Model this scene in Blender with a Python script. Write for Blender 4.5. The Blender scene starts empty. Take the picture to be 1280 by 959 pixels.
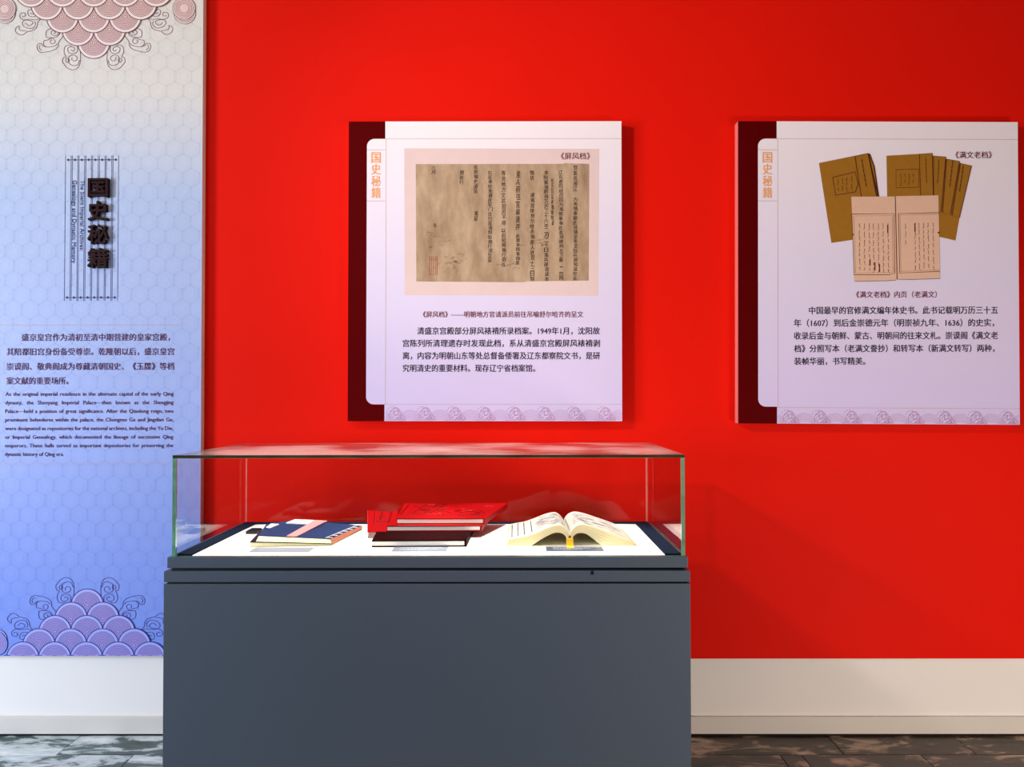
import bpy, bmesh, math, random
from mathutils import Matrix, Vector
random.seed(7)
C = bpy.context.scene
COL = C.collection

# ------------------------------------------------------------------ camera
CAM_Y, CAM_Z = -3.05, 1.327
F_PX = 961.0
YAW, PITCH, ROLL = math.radians(0.22), math.radians(1.04), math.radians(-0.10)
cam = bpy.data.objects.new('camera', bpy.data.cameras.new('camera'))
COL.objects.link(cam)
cam.data.sensor_width = 36.0
cam.data.lens = 36.0 * F_PX / 1280.0
RM = Matrix.Rotation(YAW, 3, 'Z') @ Matrix.Rotation(math.pi/2 + PITCH, 3, 'X') @ Matrix.Rotation(ROLL, 3, 'Z')
cam.matrix_world = Matrix.Translation((0, CAM_Y, CAM_Z)) @ RM.to_4x4()
C.camera = cam

# ------------------------------------------------------------------ world, lamps, exposure
C.view_settings.view_transform = 'Standard'
C.view_settings.look = 'None'
C.view_settings.gamma = 1.0
C.view_settings.use_curve_mapping = False
C.view_settings.exposure = -0.24
w = bpy.data.worlds.new('world'); C.world = w; w.use_nodes = True
w.node_tree.nodes['Background'].inputs[0].default_value = (0.95, 0.93, 1.0, 1)
w.node_tree.nodes['Background'].inputs[1].default_value = 0.04

def lamp(name, kind, loc, target, energy, color, size=0.5, size_y=None, spot=None, blend=1.0):
    d = bpy.data.lights.new(name, kind); d.energy = energy; d.color = color
    if kind == 'AREA':
        d.size = size
        if size_y: d.shape = 'RECTANGLE'; d.size_y = size_y
    else:
        d.shadow_soft_size = size
    if spot: d.spot_size = math.radians(spot); d.spot_blend = blend
    o = bpy.data.objects.new(name, d); COL.objects.link(o); o.location = loc
    o.rotation_euler = (Vector(target) - Vector(loc)).to_track_quat('-Z', 'Y').to_euler()
    return o
# daylight windows off to the left, an added warm fill low at the right, ceiling spots over the wall and the case
lamp('window_daylight', 'AREA', (-5.3, -2.75, 1.55), (0.0, 0.0, 1.2), 285, (0.88, 0.91, 1.0), 1.0, 1.5)
lamp('low_window_daylight', 'AREA', (-3.0, -2.3, 0.9), (-1.3, 0.0, 0.2), 20, (0.42, 0.68, 1.0), 1.0, 0.8)
lamp('low_warm_fill', 'AREA', (2.2, -2.4, 0.30), (1.4, 0.0, 0.25), 48, (1.0, 0.86, 0.74), 0.9, 0.4)  # unseen fill, added to lift the wall band right of the case
lamp('ceiling_spot', 'SPOT', (-2.1, -2.1, 3.0), (-0.5, -0.1, 1.9), 55, (1.0, 0.84, 0.68), 0.12, spot=90)
lamp('panel_spot', 'SPOT', (-2.5, -2.2, 3.0), (1.75, 0.0, 1.6), 370, (1.0, 0.84, 0.80), 0.12, spot=60)
lamp('case_spot', 'SPOT', (-0.62, -0.60, 2.95), (-0.60, -0.56, 0.86), 400, (1.0, 0.96, 0.90), 0.05, spot=27, blend=0.4)
lamp('case_spot', 'SPOT', (0.14, -0.60, 2.95), (0.10, -0.56, 0.86), 400, (1.0, 0.96, 0.90), 0.05, spot=27, blend=0.4)

# ------------------------------------------------------------------ helpers
def ray(px, py):
    return RM @ Vector((px - 640.0, 479.5 - py, -F_PX))
def W(px, py, y):                                # the point of plane y seen at that pixel
    d = ray(px, py); t = (y - CAM_Y) / d.y
    return Vector((d.x*t, y, CAM_Z + d.z*t))
def P(px, py, z):                                # the point of plane z
    d = ray(px, py); t = (z - CAM_Z) / d.z
    return Vector((d.x*t, CAM_Y + d.y*t, z))

def lin(c):
    return tuple((v/12.92 if v <= 0.04045 else ((v+0.055)/1.055)**2.4) for v in c)
def rgb(r, g, b): return lin((r/255, g/255, b/255))

def mat(name, col, rough=0.6, spec=0.3, noise=None, bump=0.0, metal=0.0):
    m = bpy.data.materials.new(name); m.use_nodes = True
    nt = m.node_tree; b = nt.nodes['Principled BSDF']
    b.inputs['Base Color'].default_value = (*col, 1)
    b.inputs['Roughness'].default_value = rough
    b.inputs['Specular IOR Level'].default_value = spec
    b.inputs['Metallic'].default_value = metal
    if noise:
        sc, amt = noise
        tc = nt.nodes.new('ShaderNodeTexCoord'); n = nt.nodes.new('ShaderNodeTexNoise')
        n.inputs['Scale'].default_value = sc; n.inputs['Detail'].default_value = 5
        nt.links.new(tc.outputs['Object'], n.inputs['Vector'])
        mx = nt.nodes.new('ShaderNodeMix'); mx.data_type = 'RGBA'
        mx.inputs[6].default_value = (*[c*(1-amt) for c in col], 1)
        mx.inputs[7].default_value = (*[min(1, c*(1+amt)) for c in col], 1)
        nt.links.new(n.outputs['Fac'], mx.inputs[0]); nt.links.new(mx.outputs[2], b.inputs['Base Color'])
        if bump:
            bp = nt.nodes.new('ShaderNodeBump'); bp.inputs['Strength'].default_value = bump
            bp.inputs['Distance'].default_value = 0.002
            nt.links.new(n.outputs['Fac'], bp.inputs['Height']); nt.links.new(bp.outputs[0], b.inputs['Normal'])
    return m

def ramp_mat(name, stops, z0, z1, rough=0.45, spec=0.3, mul=1.0):
    """print whose ink changes from top (z0) to bottom (z1), in the thing's own coordinates"""
    m = mat(name, (1, 1, 1), rough, spec); nt = m.node_tree; b = nt.nodes['Principled BSDF']
    g = nt.nodes.new('ShaderNodeNewGeometry'); s = nt.nodes.new('ShaderNodeSeparateXYZ')
    mr = nt.nodes.new('ShaderNodeMapRange'); r = nt.nodes.new('ShaderNodeValToRGB')
    nt.links.new(g.outputs['Position'], s.inputs[0]); nt.links.new(s.outputs['Z'], mr.inputs[0])
    mr.inputs[1].default_value = z0; mr.inputs[2].default_value = z1
    nt.links.new(mr.outputs[0], r.inputs[0])
    el = r.color_ramp.elements
    while len(el) < len(stops): el.new(0.5)
    for e, (p, c) in zip(el, stops): e.position = p; e.color = (*[v*mul for v in c], 1)
    nt.links.new(r.outputs[0], b.inputs['Base Color'])
    return m

M = {}
M['white_wall'] = mat('white_plaster', rgb(236, 232, 228), 0.8, 0.2, (3, 0.03))
M['red_wall'] = mat('red_wall_paint', rgb(228, 22, 7), 0.6, 0.06, (2.5, 0.04))
M['baseboard'] = mat('baseboard_paint', rgb(214, 208, 200), 0.5, 0.3)
M['ceiling'] = mat('ceiling_white', rgb(225, 222, 218), 0.9, 0.1)
M['maroon'] = mat('maroon_print', rgb(84, 0, 2), 0.6, 0.03)
M['board_side'] = mat('board_edge', rgb(208, 112, 106), 0.6, 0.1)
M['case'] = mat('slate_grey_enamel', rgb(80, 90, 102), 0.4, 0.3, (60, 0.04))
M['case_dark'] = mat('dark_recess', rgb(30, 30, 36), 0.6, 0.2)
M['frame'] = mat('black_frame', rgb(24, 34, 52), 0.8, 0.03)
M['liner'] = mat('white_liner', rgb(246, 243, 238), 0.8, 0.1)
M['ink'] = mat('black_ink', rgb(40, 28, 48), 0.6, 0.1)
M['ink_red'] = mat('dark_red_ink', rgb(110, 22, 48), 0.6, 0.1)
M['ink_navy'] = mat('navy_ink', rgb(62, 66, 110), 0.6, 0.1)
M['ink_plum'] = mat('plum_ink', rgb(92, 50, 88), 0.6, 0.1)
M['orange'] = mat('orange_ink', rgb(236, 168, 104), 0.6, 0.1)
M['gold'] = mat('gold_line', rgb(196, 165, 150), 0.5, 0.2)
M['dkchar'] = mat('dark_maroon_metal', rgb(36, 4, 4), 0.5, 0.12)
M['bar_edge'] = mat('cream_edge', rgb(225, 210, 190), 0.5, 0.2)
M['page_cream'] = mat('cream_pages', rgb(252, 240, 190), 0.8, 0.1, (90, 0.04))
M['page_white'] = mat('white_pages', rgb(254, 246, 232), 0.8, 0.1, (90, 0.03))
M['page_top'] = mat('open_page', rgb(206, 200, 188), 0.8, 0.05)
M['tan'] = mat('tan_paper', rgb(226, 188, 140), 0.8, 0.1)
M['blue'] = mat('indigo_cover', rgb(34, 58, 100), 0.7, 0.12, (25, 0.4))
M['pink'] = mat('pink_band', rgb(232, 158, 158), 0.6, 0.2)
M['spine'] = mat('spine_red_bounce', rgb(226, 140, 110), 0.7, 0.1)  # red wall's reflected glow put into the spine's colour
M['navy'] = mat('dark_navy', rgb(22, 22, 46), 0.6, 0.2)
M['thread'] = mat('white_thread', rgb(240, 238, 240), 0.7, 0.1)
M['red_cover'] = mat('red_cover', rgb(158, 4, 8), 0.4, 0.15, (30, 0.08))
M['red_shaded'] = mat('red_cover_shaded', rgb(34, 3, 5), 0.6, 0.03)  # shadow under the stacked books put into the bottom cover's red
M['emboss'] = mat('embossed_red', rgb(70, 2, 5), 0.5, 0.1)
M['emboss_hi'] = mat('painted_highlight', rgb(206, 52, 46), 0.5, 0.15)  # lighter red paints highlights on the flap edge and embossing
M['yellow'] = mat('yellow_ribbon', rgb(240, 196, 60), 0.6, 0.2)
M['brown'] = mat('dark_brown', rgb(44, 26, 22), 0.5, 0.3)
M['card'] = mat('grey_card', rgb(138, 146, 162), 0.3, 0.5)
M['card_text'] = mat('pale_card_text', rgb(212, 216, 226), 0.6, 0.1)
M['book_ochre'] = mat('ochre_print', rgb(158, 108, 34), 0.6, 0.1, (40, 0.12))
M['paper_print'] = mat('paper_print', rgb(224, 184, 156), 0.6, 0.1, (30, 0.05))
M['paper_edge'] = mat('paper_edge_print', rgb(150, 108, 70), 0.6, 0.1)
M['ink_brown'] = mat('brown_ink', rgb(84, 30, 26), 0.6, 0.1)
M['ink_script'] = mat('brush_ink', rgb(52, 36, 30), 0.6, 0.1)
M['ink_faint'] = mat('faint_ink', rgb(136, 110, 84), 0.6, 0.1)
M['seal'] = mat('seal_red', rgb(166, 80, 62), 0.6, 0.1)
M['wave_ink'] = mat('violet_wave_ink', rgb(178, 128, 166), 0.6, 0.1)
M['mount'] = mat('document_mount', rgb(226, 202, 196), 0.6, 0.1, (12, 0.06))
def doc_mat():
    m = mat('aged_document_print', rgb(178, 150, 118), 0.6, 0.1); nt = m.node_tree; b = nt.nodes['Principled BSDF']
    tc = nt.nodes.new('ShaderNodeTexCoord'); n = nt.nodes.new('ShaderNodeTexNoise'); n.inputs['Scale'].default_value = 9
    n.inputs['Detail'].default_value = 8; n.inputs['Roughness'].default_value = 0.65
    mp = nt.nodes.new('ShaderNodeMapping'); mp.inputs['Scale'].default_value = (1.6, 1, 0.6)
    r = nt.nodes.new('ShaderNodeValToRGB')
    nt.links.new(tc.outputs['Object'], mp.inputs[0]); nt.links.new(mp.outputs[0], n.inputs['Vector'])
    nt.links.new(n.outputs['Fac'], r.inputs[0]); nt.links.new(r.outputs[0], b.inputs['Base Color'])
    el = r.color_ramp.elements; el[0].position = 0.3; el[1].position = 0.75
    el[0].color = (*rgb(150, 122, 92), 1); el[1].color = (*rgb(206, 180, 148), 1)
    return m
M['doc'] = doc_mat()

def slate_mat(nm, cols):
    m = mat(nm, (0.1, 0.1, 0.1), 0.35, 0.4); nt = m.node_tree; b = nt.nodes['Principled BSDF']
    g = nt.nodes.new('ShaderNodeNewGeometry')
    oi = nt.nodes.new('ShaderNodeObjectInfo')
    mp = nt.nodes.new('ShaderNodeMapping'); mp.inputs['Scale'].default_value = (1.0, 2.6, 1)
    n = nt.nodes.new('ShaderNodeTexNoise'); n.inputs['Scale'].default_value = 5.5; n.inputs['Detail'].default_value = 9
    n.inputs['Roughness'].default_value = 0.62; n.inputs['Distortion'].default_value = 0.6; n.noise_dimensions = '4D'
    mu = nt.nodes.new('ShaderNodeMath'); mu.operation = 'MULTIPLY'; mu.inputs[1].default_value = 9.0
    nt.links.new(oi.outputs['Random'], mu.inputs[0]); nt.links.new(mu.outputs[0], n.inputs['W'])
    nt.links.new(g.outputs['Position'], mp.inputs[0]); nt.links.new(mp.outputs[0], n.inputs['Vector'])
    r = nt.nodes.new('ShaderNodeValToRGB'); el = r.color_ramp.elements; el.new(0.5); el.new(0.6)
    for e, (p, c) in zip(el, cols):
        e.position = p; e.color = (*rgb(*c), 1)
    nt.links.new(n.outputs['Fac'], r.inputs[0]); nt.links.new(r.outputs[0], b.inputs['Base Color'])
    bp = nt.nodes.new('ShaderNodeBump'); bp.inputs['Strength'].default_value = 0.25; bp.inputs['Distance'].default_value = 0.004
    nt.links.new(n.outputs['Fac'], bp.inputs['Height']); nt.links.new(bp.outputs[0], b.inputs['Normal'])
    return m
M['slate'] = slate_mat('slate_stone', [(0.36, (34, 28, 22)), (0.53, (72, 60, 48)), (0.575, (150, 134, 110)), (0.72, (206, 192, 168))])  # brown carries the warm light of the right side in its colour
M['slate_cool_lit'] = slate_mat('limed_slate_cool_lit', [(0.30, (38, 50, 50)), (0.46, (78, 98, 98)), (0.50, (184, 198, 198)), (0.64, (232, 238, 238))])  # limescale patches, plus cool daylight put into the colour
M['grout'] = mat('dark_grout', rgb(40, 36, 34), 0.9, 0.1)

def glass_mat():
    """clear sheet: straight-through transmission plus Schlick reflection"""
    m = bpy.data.materials.new('clear_glass'); m.use_nodes = True; nt = m.node_tree; nt.nodes.clear()
    out = nt.nodes.new('ShaderNodeOutputMaterial'); mix = nt.nodes.new('ShaderNodeMixShader')
    tr = nt.nodes.new('ShaderNodeBsdfTransparent'); gl = nt.nodes.new('ShaderNodeBsdfGlossy')
    tr.inputs[0].default_value = (0.975, 0.985, 0.98, 1); gl.inputs['Roughness'].default_value = 0.02
    lw = nt.nodes.new('ShaderNodeLayerWeight'); lw.inputs[0].default_value = 0.5
    pw = nt.nodes.new('ShaderNodeMath'); pw.operation = 'POWER'; pw.inputs[1].default_value = 4.6
    ma = nt.nodes.new('ShaderNodeMath'); ma.operation = 'MULTIPLY_ADD'; ma.inputs[1].default_value = 0.93; ma.inputs[2].default_value = 0.008
    nt.links.new(lw.outputs['Facing'], pw.inputs[0]); nt.links.new(pw.outputs[0], ma.inputs[0])
    nt.links.new(ma.outputs[0], mix.inputs[0]); nt.links.new(tr.outputs[0], mix.inputs[1]); nt.links.new(gl.outputs[0], mix.inputs[2])
    nt.links.new(mix.outputs[0], out.inputs[0])
    return m
M['glass'] = glass_mat()
def dusty(m0):
    """the lid: the same glass under a thin uneven film of dust"""
    m = m0.copy(); m.name = 'dusty_glass'; nt = m.node_tree; out = [n for n in nt.nodes if n.type == 'OUTPUT_MATERIAL'][0]
    src = out.inputs[0].links[0].from_socket
    df = nt.nodes.new('ShaderNodeBsdfDiffuse'); df.inputs[0].default_value = (0.9, 0.88, 0.85, 1)
    mix = nt.nodes.new('ShaderNodeMixShader'); tc = nt.nodes.new('ShaderNodeTexCoord'); n = nt.nodes.new('ShaderNodeTexNoise')
    n.inputs['Scale'].default_value = 3.2; n.inputs['Detail'].default_value = 4
    r = nt.nodes.new('ShaderNodeMapRange'); r.inputs[1].default_value = 0.42; r.inputs[2].default_value = 0.55; r.inputs[3].default_value = 0.01; r.inputs[4].default_value = 0.10
    nt.links.new(tc.outputs['Object'], n.inputs['Vector']); nt.links.new(n.outputs['Fac'], r.inputs[0]); nt.links.new(r.outputs[0], mix.inputs[0])
    nt.links.new(src, mix.inputs[1]); nt.links.new(df.outputs[0], mix.inputs[2]); nt.links.new(mix.outputs[0], out.inputs[0])
    return m
M['glass_lid'] = dusty(M['glass'])
def edge_mat(name, c, tr):
    m = bpy.data.materials.new(name); m.use_nodes = True; nt = m.node_tree; b = nt.nodes['Principled BSDF']
    tc = nt.nodes.new('ShaderNodeTexCoord'); n = nt.nodes.new('ShaderNodeTexNoise'); n.inputs['Scale'].default_value = 14
    n.inputs['Detail'].default_value = 6
    nt.links.new(tc.outputs['Object'], n.inputs['Vector'])
    r = nt.nodes.new('ShaderNodeValToRGB'); el = r.color_ramp.elements
    el[0].position = 0.35; el[1].position = 0.7; el[0].color = (*[v*0.45 for v in c], 1); el[1].color = (*c, 1)
    nt.links.new(n.outputs['Fac'], r.inputs[0]); nt.links.new(r.outputs[0], b.inputs['Base Color'])
    b.inputs['Roughness'].default_value = 0.12; b.inputs['Specular IOR Level'].default_value = 0.7
    b.inputs['Transmission Weight'].default_value = tr
    return m
M['glass_edge'] = edge_mat('green_glass_edge', rgb(120, 200, 160), 0.25)
M['glass_edge_dark'] = edge_mat('dark_glass_edge', rgb(56, 70, 44), 0.2)

def link(name, me, parent=None, **kw):
    o = bpy.data.objects.new(name, me); COL.objects.link(o)
    if parent is not None: o.parent = parent
    for k, v in kw.items(): o[k] = v
    return o
def empty(name, loc, label, category, group=None, rot=(0, 0, 0)):
    o = link(name, None); o.location = loc; o.rotation_euler = rot
    o['label'] = label; o['category'] = category
    if group: o['group'] = group
    return o

class MB:
    """collects shapes, links them as one mesh object"""
    def __init__(s): s.v = []; s.f = []; s.mi = []
    def add(s, vs, fs, mi=0):
        b = len(s.v); s.v += [tuple(v) for v in vs]; s.f += [tuple(b+i for i in f) for f in fs]; s.mi += [mi]*len(fs); return s
    def box(s, x0, x1, y0, y1, z0, z1, mi=0):
        return s.hexa([(x0,y0,z0),(x1,y0,z0),(x1,y1,z0),(x0,y1,z0)], [(x0,y0,z1),(x1,y0,z1),(x1,y1,z1),(x0,y1,z1)], mi)
    def hexa(s, lo, hi, mi=0):
        n = len(lo)
        return s.add(list(lo)+list(hi), [tuple(range(n-1, -1, -1)), tuple(range(n, 2*n))] +
                     [(i, (i+1) % n, n+(i+1) % n, n+i) for i in range(n)], mi)
    def build(s, name, mats, parent=None, bevel=0.0, smooth=False, **kw):
        me = bpy.data.meshes.new(name); me.from_pydata(s.v, [], s.f)
        if not isinstance(mats, (list, tuple)): mats = [mats]
        for m in mats: me.materials.append(m)
        for p, i in zip(me.polygons, s.mi): p.material_index = i; p.use_smooth = smooth
        me.update()
        o = link(name, me, parent, **kw)
        if bevel:
            md = o.modifiers.new('bevel', 'BEVEL'); md.width = bevel; md.segments = 2; md.limit_method = 'ANGLE'
        return o

# ---- flat print: everything in the photograph-sized units of one board, origin at its top left corner
class Board:
    def __init__(s, root, ox, oy, sc): s.root, s.ox, s.oy, s.sc = root, ox, oy, sc
    def pt(s, px, py, lay=1): return ((px-s.ox)*s.sc, -0.00025*lay, -(py-s.oy)*s.sc)
    def poly(s, mb, pts, lay=1): n = len(pts); mb.add([s.pt(x, y, lay) for x, y in pts], [tuple(range(n))[::-1]]) if area(pts) < 0 else mb.add([s.pt(x, y, lay) for x, y in pts], [tuple(range(n))[::-1]][:1])
    def line(s, mb, pts, wd=0.6, lay=2, closed=False):
        p = [Vector(q) for q in pts]; n = len(p); h = wd/2; vs = []
        for i in range(n):
            a = p[(i-1) % n] if (closed or i > 0) else p[i]
            b = p[(i+1) % n] if (closed or i < n-1) else p[i]
            d = (b-a); d = d.normalized() if d.length > 1e-9 else Vector((1, 0))
            nn = Vector((-d.y, d.x))*h
            vs += [s.pt(*(p[i]+nn), lay), s.pt(*(p[i]-nn), lay)]
        fs = [(2*i, 2*i+1, 2*((i+1) % n)+1, 2*((i+1) % n)) for i in range(n if closed else n-1)]
        mb.add(vs, fs)
    def rect(s, mb, x0, y0, x1, y1, lay=1): s.poly(mb, [(x0, y0), (x1, y0), (x1, y1), (x0, y1)], lay)
    def disc(s, mb, cx, cy, r, lay=1, n=40): s.poly(mb, [(cx+r*math.cos(2*math.pi*i/n), cy+r*math.sin(2*math.pi*i/n)) for i in range(n)], lay)
    def ring(s, mb, cx, cy, r, wd, lay, n=40, a0=0, a1=2*math.pi, ry=1.0):
        closed = abs(a1-a0-2*math.pi) < 1e-6
        k = n if closed else n+1
        s.line(mb, [(cx+r*math.cos(a0+(a1-a0)*i/n), cy+ry*r*math.sin(a0+(a1-a0)*i/n)) for i in range(k)], wd, lay, closed)
def area(pts): return sum(pts[i][0]*pts[(i+1) % len(pts)][1]-pts[(i+1) % len(pts)][0]*pts[i][1] for i in range(len(pts)))
def smooth(pts, n=3):
    """Catmull-Rom through the points"""
    out = []; m = len(pts)
    for i in range(m-1):
        p0, p1, p2, p3 = [Vector(pts[max(0, min(m-1, i+k))]) for k in (-1, 0, 1, 2)]
        for j in range(n):
            t = j/n
            out.append(tuple(0.5*((2*p1)+(-p0+p2)*t+(2*p0-5*p1+4*p2-p3)*t*t+(-p0+3*p1-3*p2+p3)*t**3)))
    out.append(tuple(pts[-1])); return out

_cache = {}
def glyphs(s, bold=0.0, extrude=0.0, sw=1.0, res=2):
    key = (s, bold, extrude, round(sw, 3), res)
    if key not in _cache:
        cu = bpy.data.curves.new('t', 'FONT'); cu.body = s; cu.size = 1.0; cu.offset = bold; cu.extrude = extrude
        cu.space_word = sw; cu.resolution_u = res; cu.fill_mode = 'BOTH' if extrude else 'FRONT'
        ob = bpy.data.objects.new('t', cu); COL.objects.link(ob)
        dg = bpy.context.evaluated_depsgraph_get(); me = bpy.data.meshes.new_from_object(ob.evaluated_get(dg))
        _cache[key] = ([tuple(v.co) for v in me.vertices], [tuple(p.vertices) for p in me.polygons])
        bpy.data.objects.remove(ob); bpy.data.curves.remove(cu); bpy.data.meshes.remove(me)
    return _cache[key]
def ext(vs, k): a = [v[k] for v in vs]; return min(a), max(a)
REF = ext(glyphs('国')[0], 1); REFC = (REF[0]+REF[1])/2; REFH = REF[1]-REF[0]
def shifts(bold): return [(0, 0)] if bold <= 0 else [(-bold, 0), (bold, 0), (0, bold)]
def text(bd, mb, s, x0, x1, yc, h, lay=3, bold=0.0, justify=False, rot=False):
    """one line of lettering from x0 to x1 centred on yc; h = height of a full CJK character"""
    vs, fs = glyphs(s)
    sy = h/REFH
    if justify:
        w1 = ext(vs, 0); w2 = ext(glyphs(s, sw=2.0)[0], 0)
        d1, d2 = (w1[1]-w1[0]), (w2[1]-w2[0])
        sw = max(0.6, 1 + ((x1-x0)/sy - d1)/max(1e-6, d2-d1))
        vs, fs = glyphs(s, sw=sw)
    lo, hi = ext(vs, 0); sx = (x1-x0)/(hi-lo)
    for k_, (dx, dy_) in enumerate(shifts(bold)):
        mb.add([bd.pt(x0+(v[0]-lo+dx)*sx, yc-(v[1]-REFC+dy_)*sy, lay+k_*0.3) for v in vs], fs)
def column(bd, mb, s, xc, y0, y1, wd, lay=3, bold=0.0, jit=0.0):
    """a column of single characters"""
    n = len(s); st = (y1-y0)/n
    for i, ch in enumerate(s):
        if ch == ' ': continue
        vs, fs = glyphs(ch); lo, hi = ext(vs, 0); b0, b1 = ext(vs, 1)
        sx = wd/max(hi-lo, 0.6*REFH); sy = st*0.9/max(b1-b0, 0.6*REFH)
        cx, cy = xc+random.uniform(-jit, jit), y0+st*(i+0.5); a = random.uniform(-jit, jit)*0.25
        for k_, (dx, dy_) in enumerate(shifts(bold)):
            mb.add([bd.pt(cx+(v[0]-(lo+hi)/2+dx)*sx+a*(v[1]-REFC)*sy, cy-(v[1]-(b0+b1)/2+dy_)*sy, lay+k_*0.3) for v in vs], fs)

# ------------------------------------------------------------------ the setting
Z_RED = W(1070, 823.5, -0.004).z            # lower edge of the red covering
Z_BB = W(1070, 896.5, -0.014).z
wall = MB().box(-4.2, 4.6, 0.0, 0.12, -0.02, 3.2).build('wall_back', M['white_wall'], kind='structure')
MB().box(W(225, 500, 0).x, 4.6, -0.004, 0.0, Z_RED, 3.2).build('red_wall_covering', M['red_wall'], wall)
bb = MB().box(-4.2, 4.6, -0.014, 0.0, 0.008, Z_BB).build('baseboard_back', M['baseboard'], bevel=0.002, kind='structure')
MB().box(-4.2, 4.6, -0.009, 0.0, 0.0, 0.008).build('shadow_gap', M['grout'], bb)
MB().box(-4.2, 4.6, -5.5, 0.12, 3.2, 3.3).build('ceiling', M['ceiling'], kind='structure')
floor = MB().box(-4.2, 4.6, -5.5, 0.0, -0.05, -0.004).build('floor', M['grout'], kind='structure')
rows = [(-0.001, -0.17, [-2.75, -2.2, -1.71, -1.12, -0.55, 0.05, 0.62, 1.22, 1.71, 2.3, 2.9]),
        (-0.17, -0.62, [-2.9, -2.05, -1.42, -0.85, -0.2, 0.38, 0.98, 1.06, 1.5, 2.1, 2.8]),
        (-0.62, -1.15, [-2.7, -2.0, -1.3, -0.6, 0.1, 0.8, 1.5, 2.2, 2.9])]
k = 0
for (ya, yb, xs) in rows:
    for a, b in zip(xs[:-1], xs[1:]):
        h = random.uniform(-0.0008, 0.0)
        MB().box(a+0.0015, b-0.0015, yb+0.0015, ya-0.0015, -0.004, h).build('stone_tile', M['slate_cool_lit' if (a+b)/2 < -1.0 else 'slate'], floor, bevel=0.001); k += 1  # left tiles limed and coloured as cool-lit, the rest as warm-lit

# ------------------------------------------------------------------ banner on the left
TH = 0.03; THP = 0.042
tl = W(249.5, 820, -TH-0.004)
SB = (3.05-TH-0.004)/F_PX; SBP = (3.05-THP-0.004)/F_PX
ZTOP_B = tl.z + 825*SB + 0.09
STOPS = [(0.0, rgb(232, 226, 212)), (0.14, rgb(228, 224, 216)), (0.30, rgb(184, 200, 230)), (0.62, rgb(168, 184, 238)), (1.0, rgb(124, 152, 242))]
M['banner'] = ramp_mat('banner_print', STOPS, ZTOP_B-0.09, tl.z, mul=0.92)
M['banner_line'] = ramp_mat('banner_pattern_ink', [(p, (c[0]*0.66, c[1]*0.70, c[2]*0.80)) for p, c in STOPS], ZTOP_B-0.09, tl.z)
M['banner_line2'] = ramp_mat('banner_fine_ink', [(p, (c[0]*0.80, c[1]*0.82, c[2]*0.90)) for p, c in STOPS], ZTOP_B-0.09, tl.z)
M['wave_line'] = ramp_mat('wave_outline_ink', [(0.0, rgb(128, 66, 64)), (0.3, rgb(110, 60, 90)), (1.0, rgb(58, 44, 122))], ZTOP_B-0.09, tl.z)
M['wave_fill'] = ramp_mat('wave_tint_ink', [(0.0, rgb(232, 200, 190)), (1.0, rgb(166, 156, 232))], ZTOP_B-0.09, tl.z)
M['wave_rim'] = ramp_mat('wave_rim_ink', [(0.0, rgb(240, 224, 214)), (1.0, rgb(160, 168, 246))], ZTOP_B-0.09, tl.z)
banner = empty('exhibition_banner', (tl.x, -0.004-TH, tl.z), 'tall pale blue exhibition banner with wave ornaments on red wall at far left', 'banner')
BW = 0.97
MB().box(-BW, 0, 0.0005, TH, 0, ZTOP_B-tl.z).add([(-BW,0,0),(0,0,0),(0,0,ZTOP_B-tl.z),(-BW,0,ZTOP_B-tl.z)], [(0,1,2,3)], 1).build('banner_board', [M['bar_edge'], M['banner']], banner)
B = Board(banner, 249.5, 820, SB)
# honeycomb of printed lines
mb, mf, md = MB(), MB(), MB()
S = 12.25; HX = S*math.sqrt(3)
for r_ in range(0, 47):
    cy = 82 + 30 + (r_-7)*1.5*S
    for c_ in range(-3, 13):
        cx = 13 + c_*HX + (HX/2 if r_ % 2 else 0) - 0.3
        if cx > 249-HX/2 or cy > 818-S or cy < 4: continue
        pts = [(cx+S*math.sin(math.pi/3*i), cy-S*math.cos(math.pi/3*i)) for i in range(6)]
        B.line(mb, pts[0:4], 0.42, 1)
        for fr in (0.82, 0.5): B.line(mf, [(cx+(x-cx)*fr, cy+(y-cy)*fr) for x, y in pts], 0.34, 1, True)
        for i in (0, 1): B.disc(md, pts[i][0], pts[i][1], 0.85, 2, 6)
mb.build('honeycomb_pattern', M['banner_line'], banner, kind='stuff')
mf.build('inner_honeycomb_pattern', M['banner_line2'], banner, kind='stuff')
md.build('pattern_dots', M['banner_line'], banner, kind='stuff')

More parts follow.
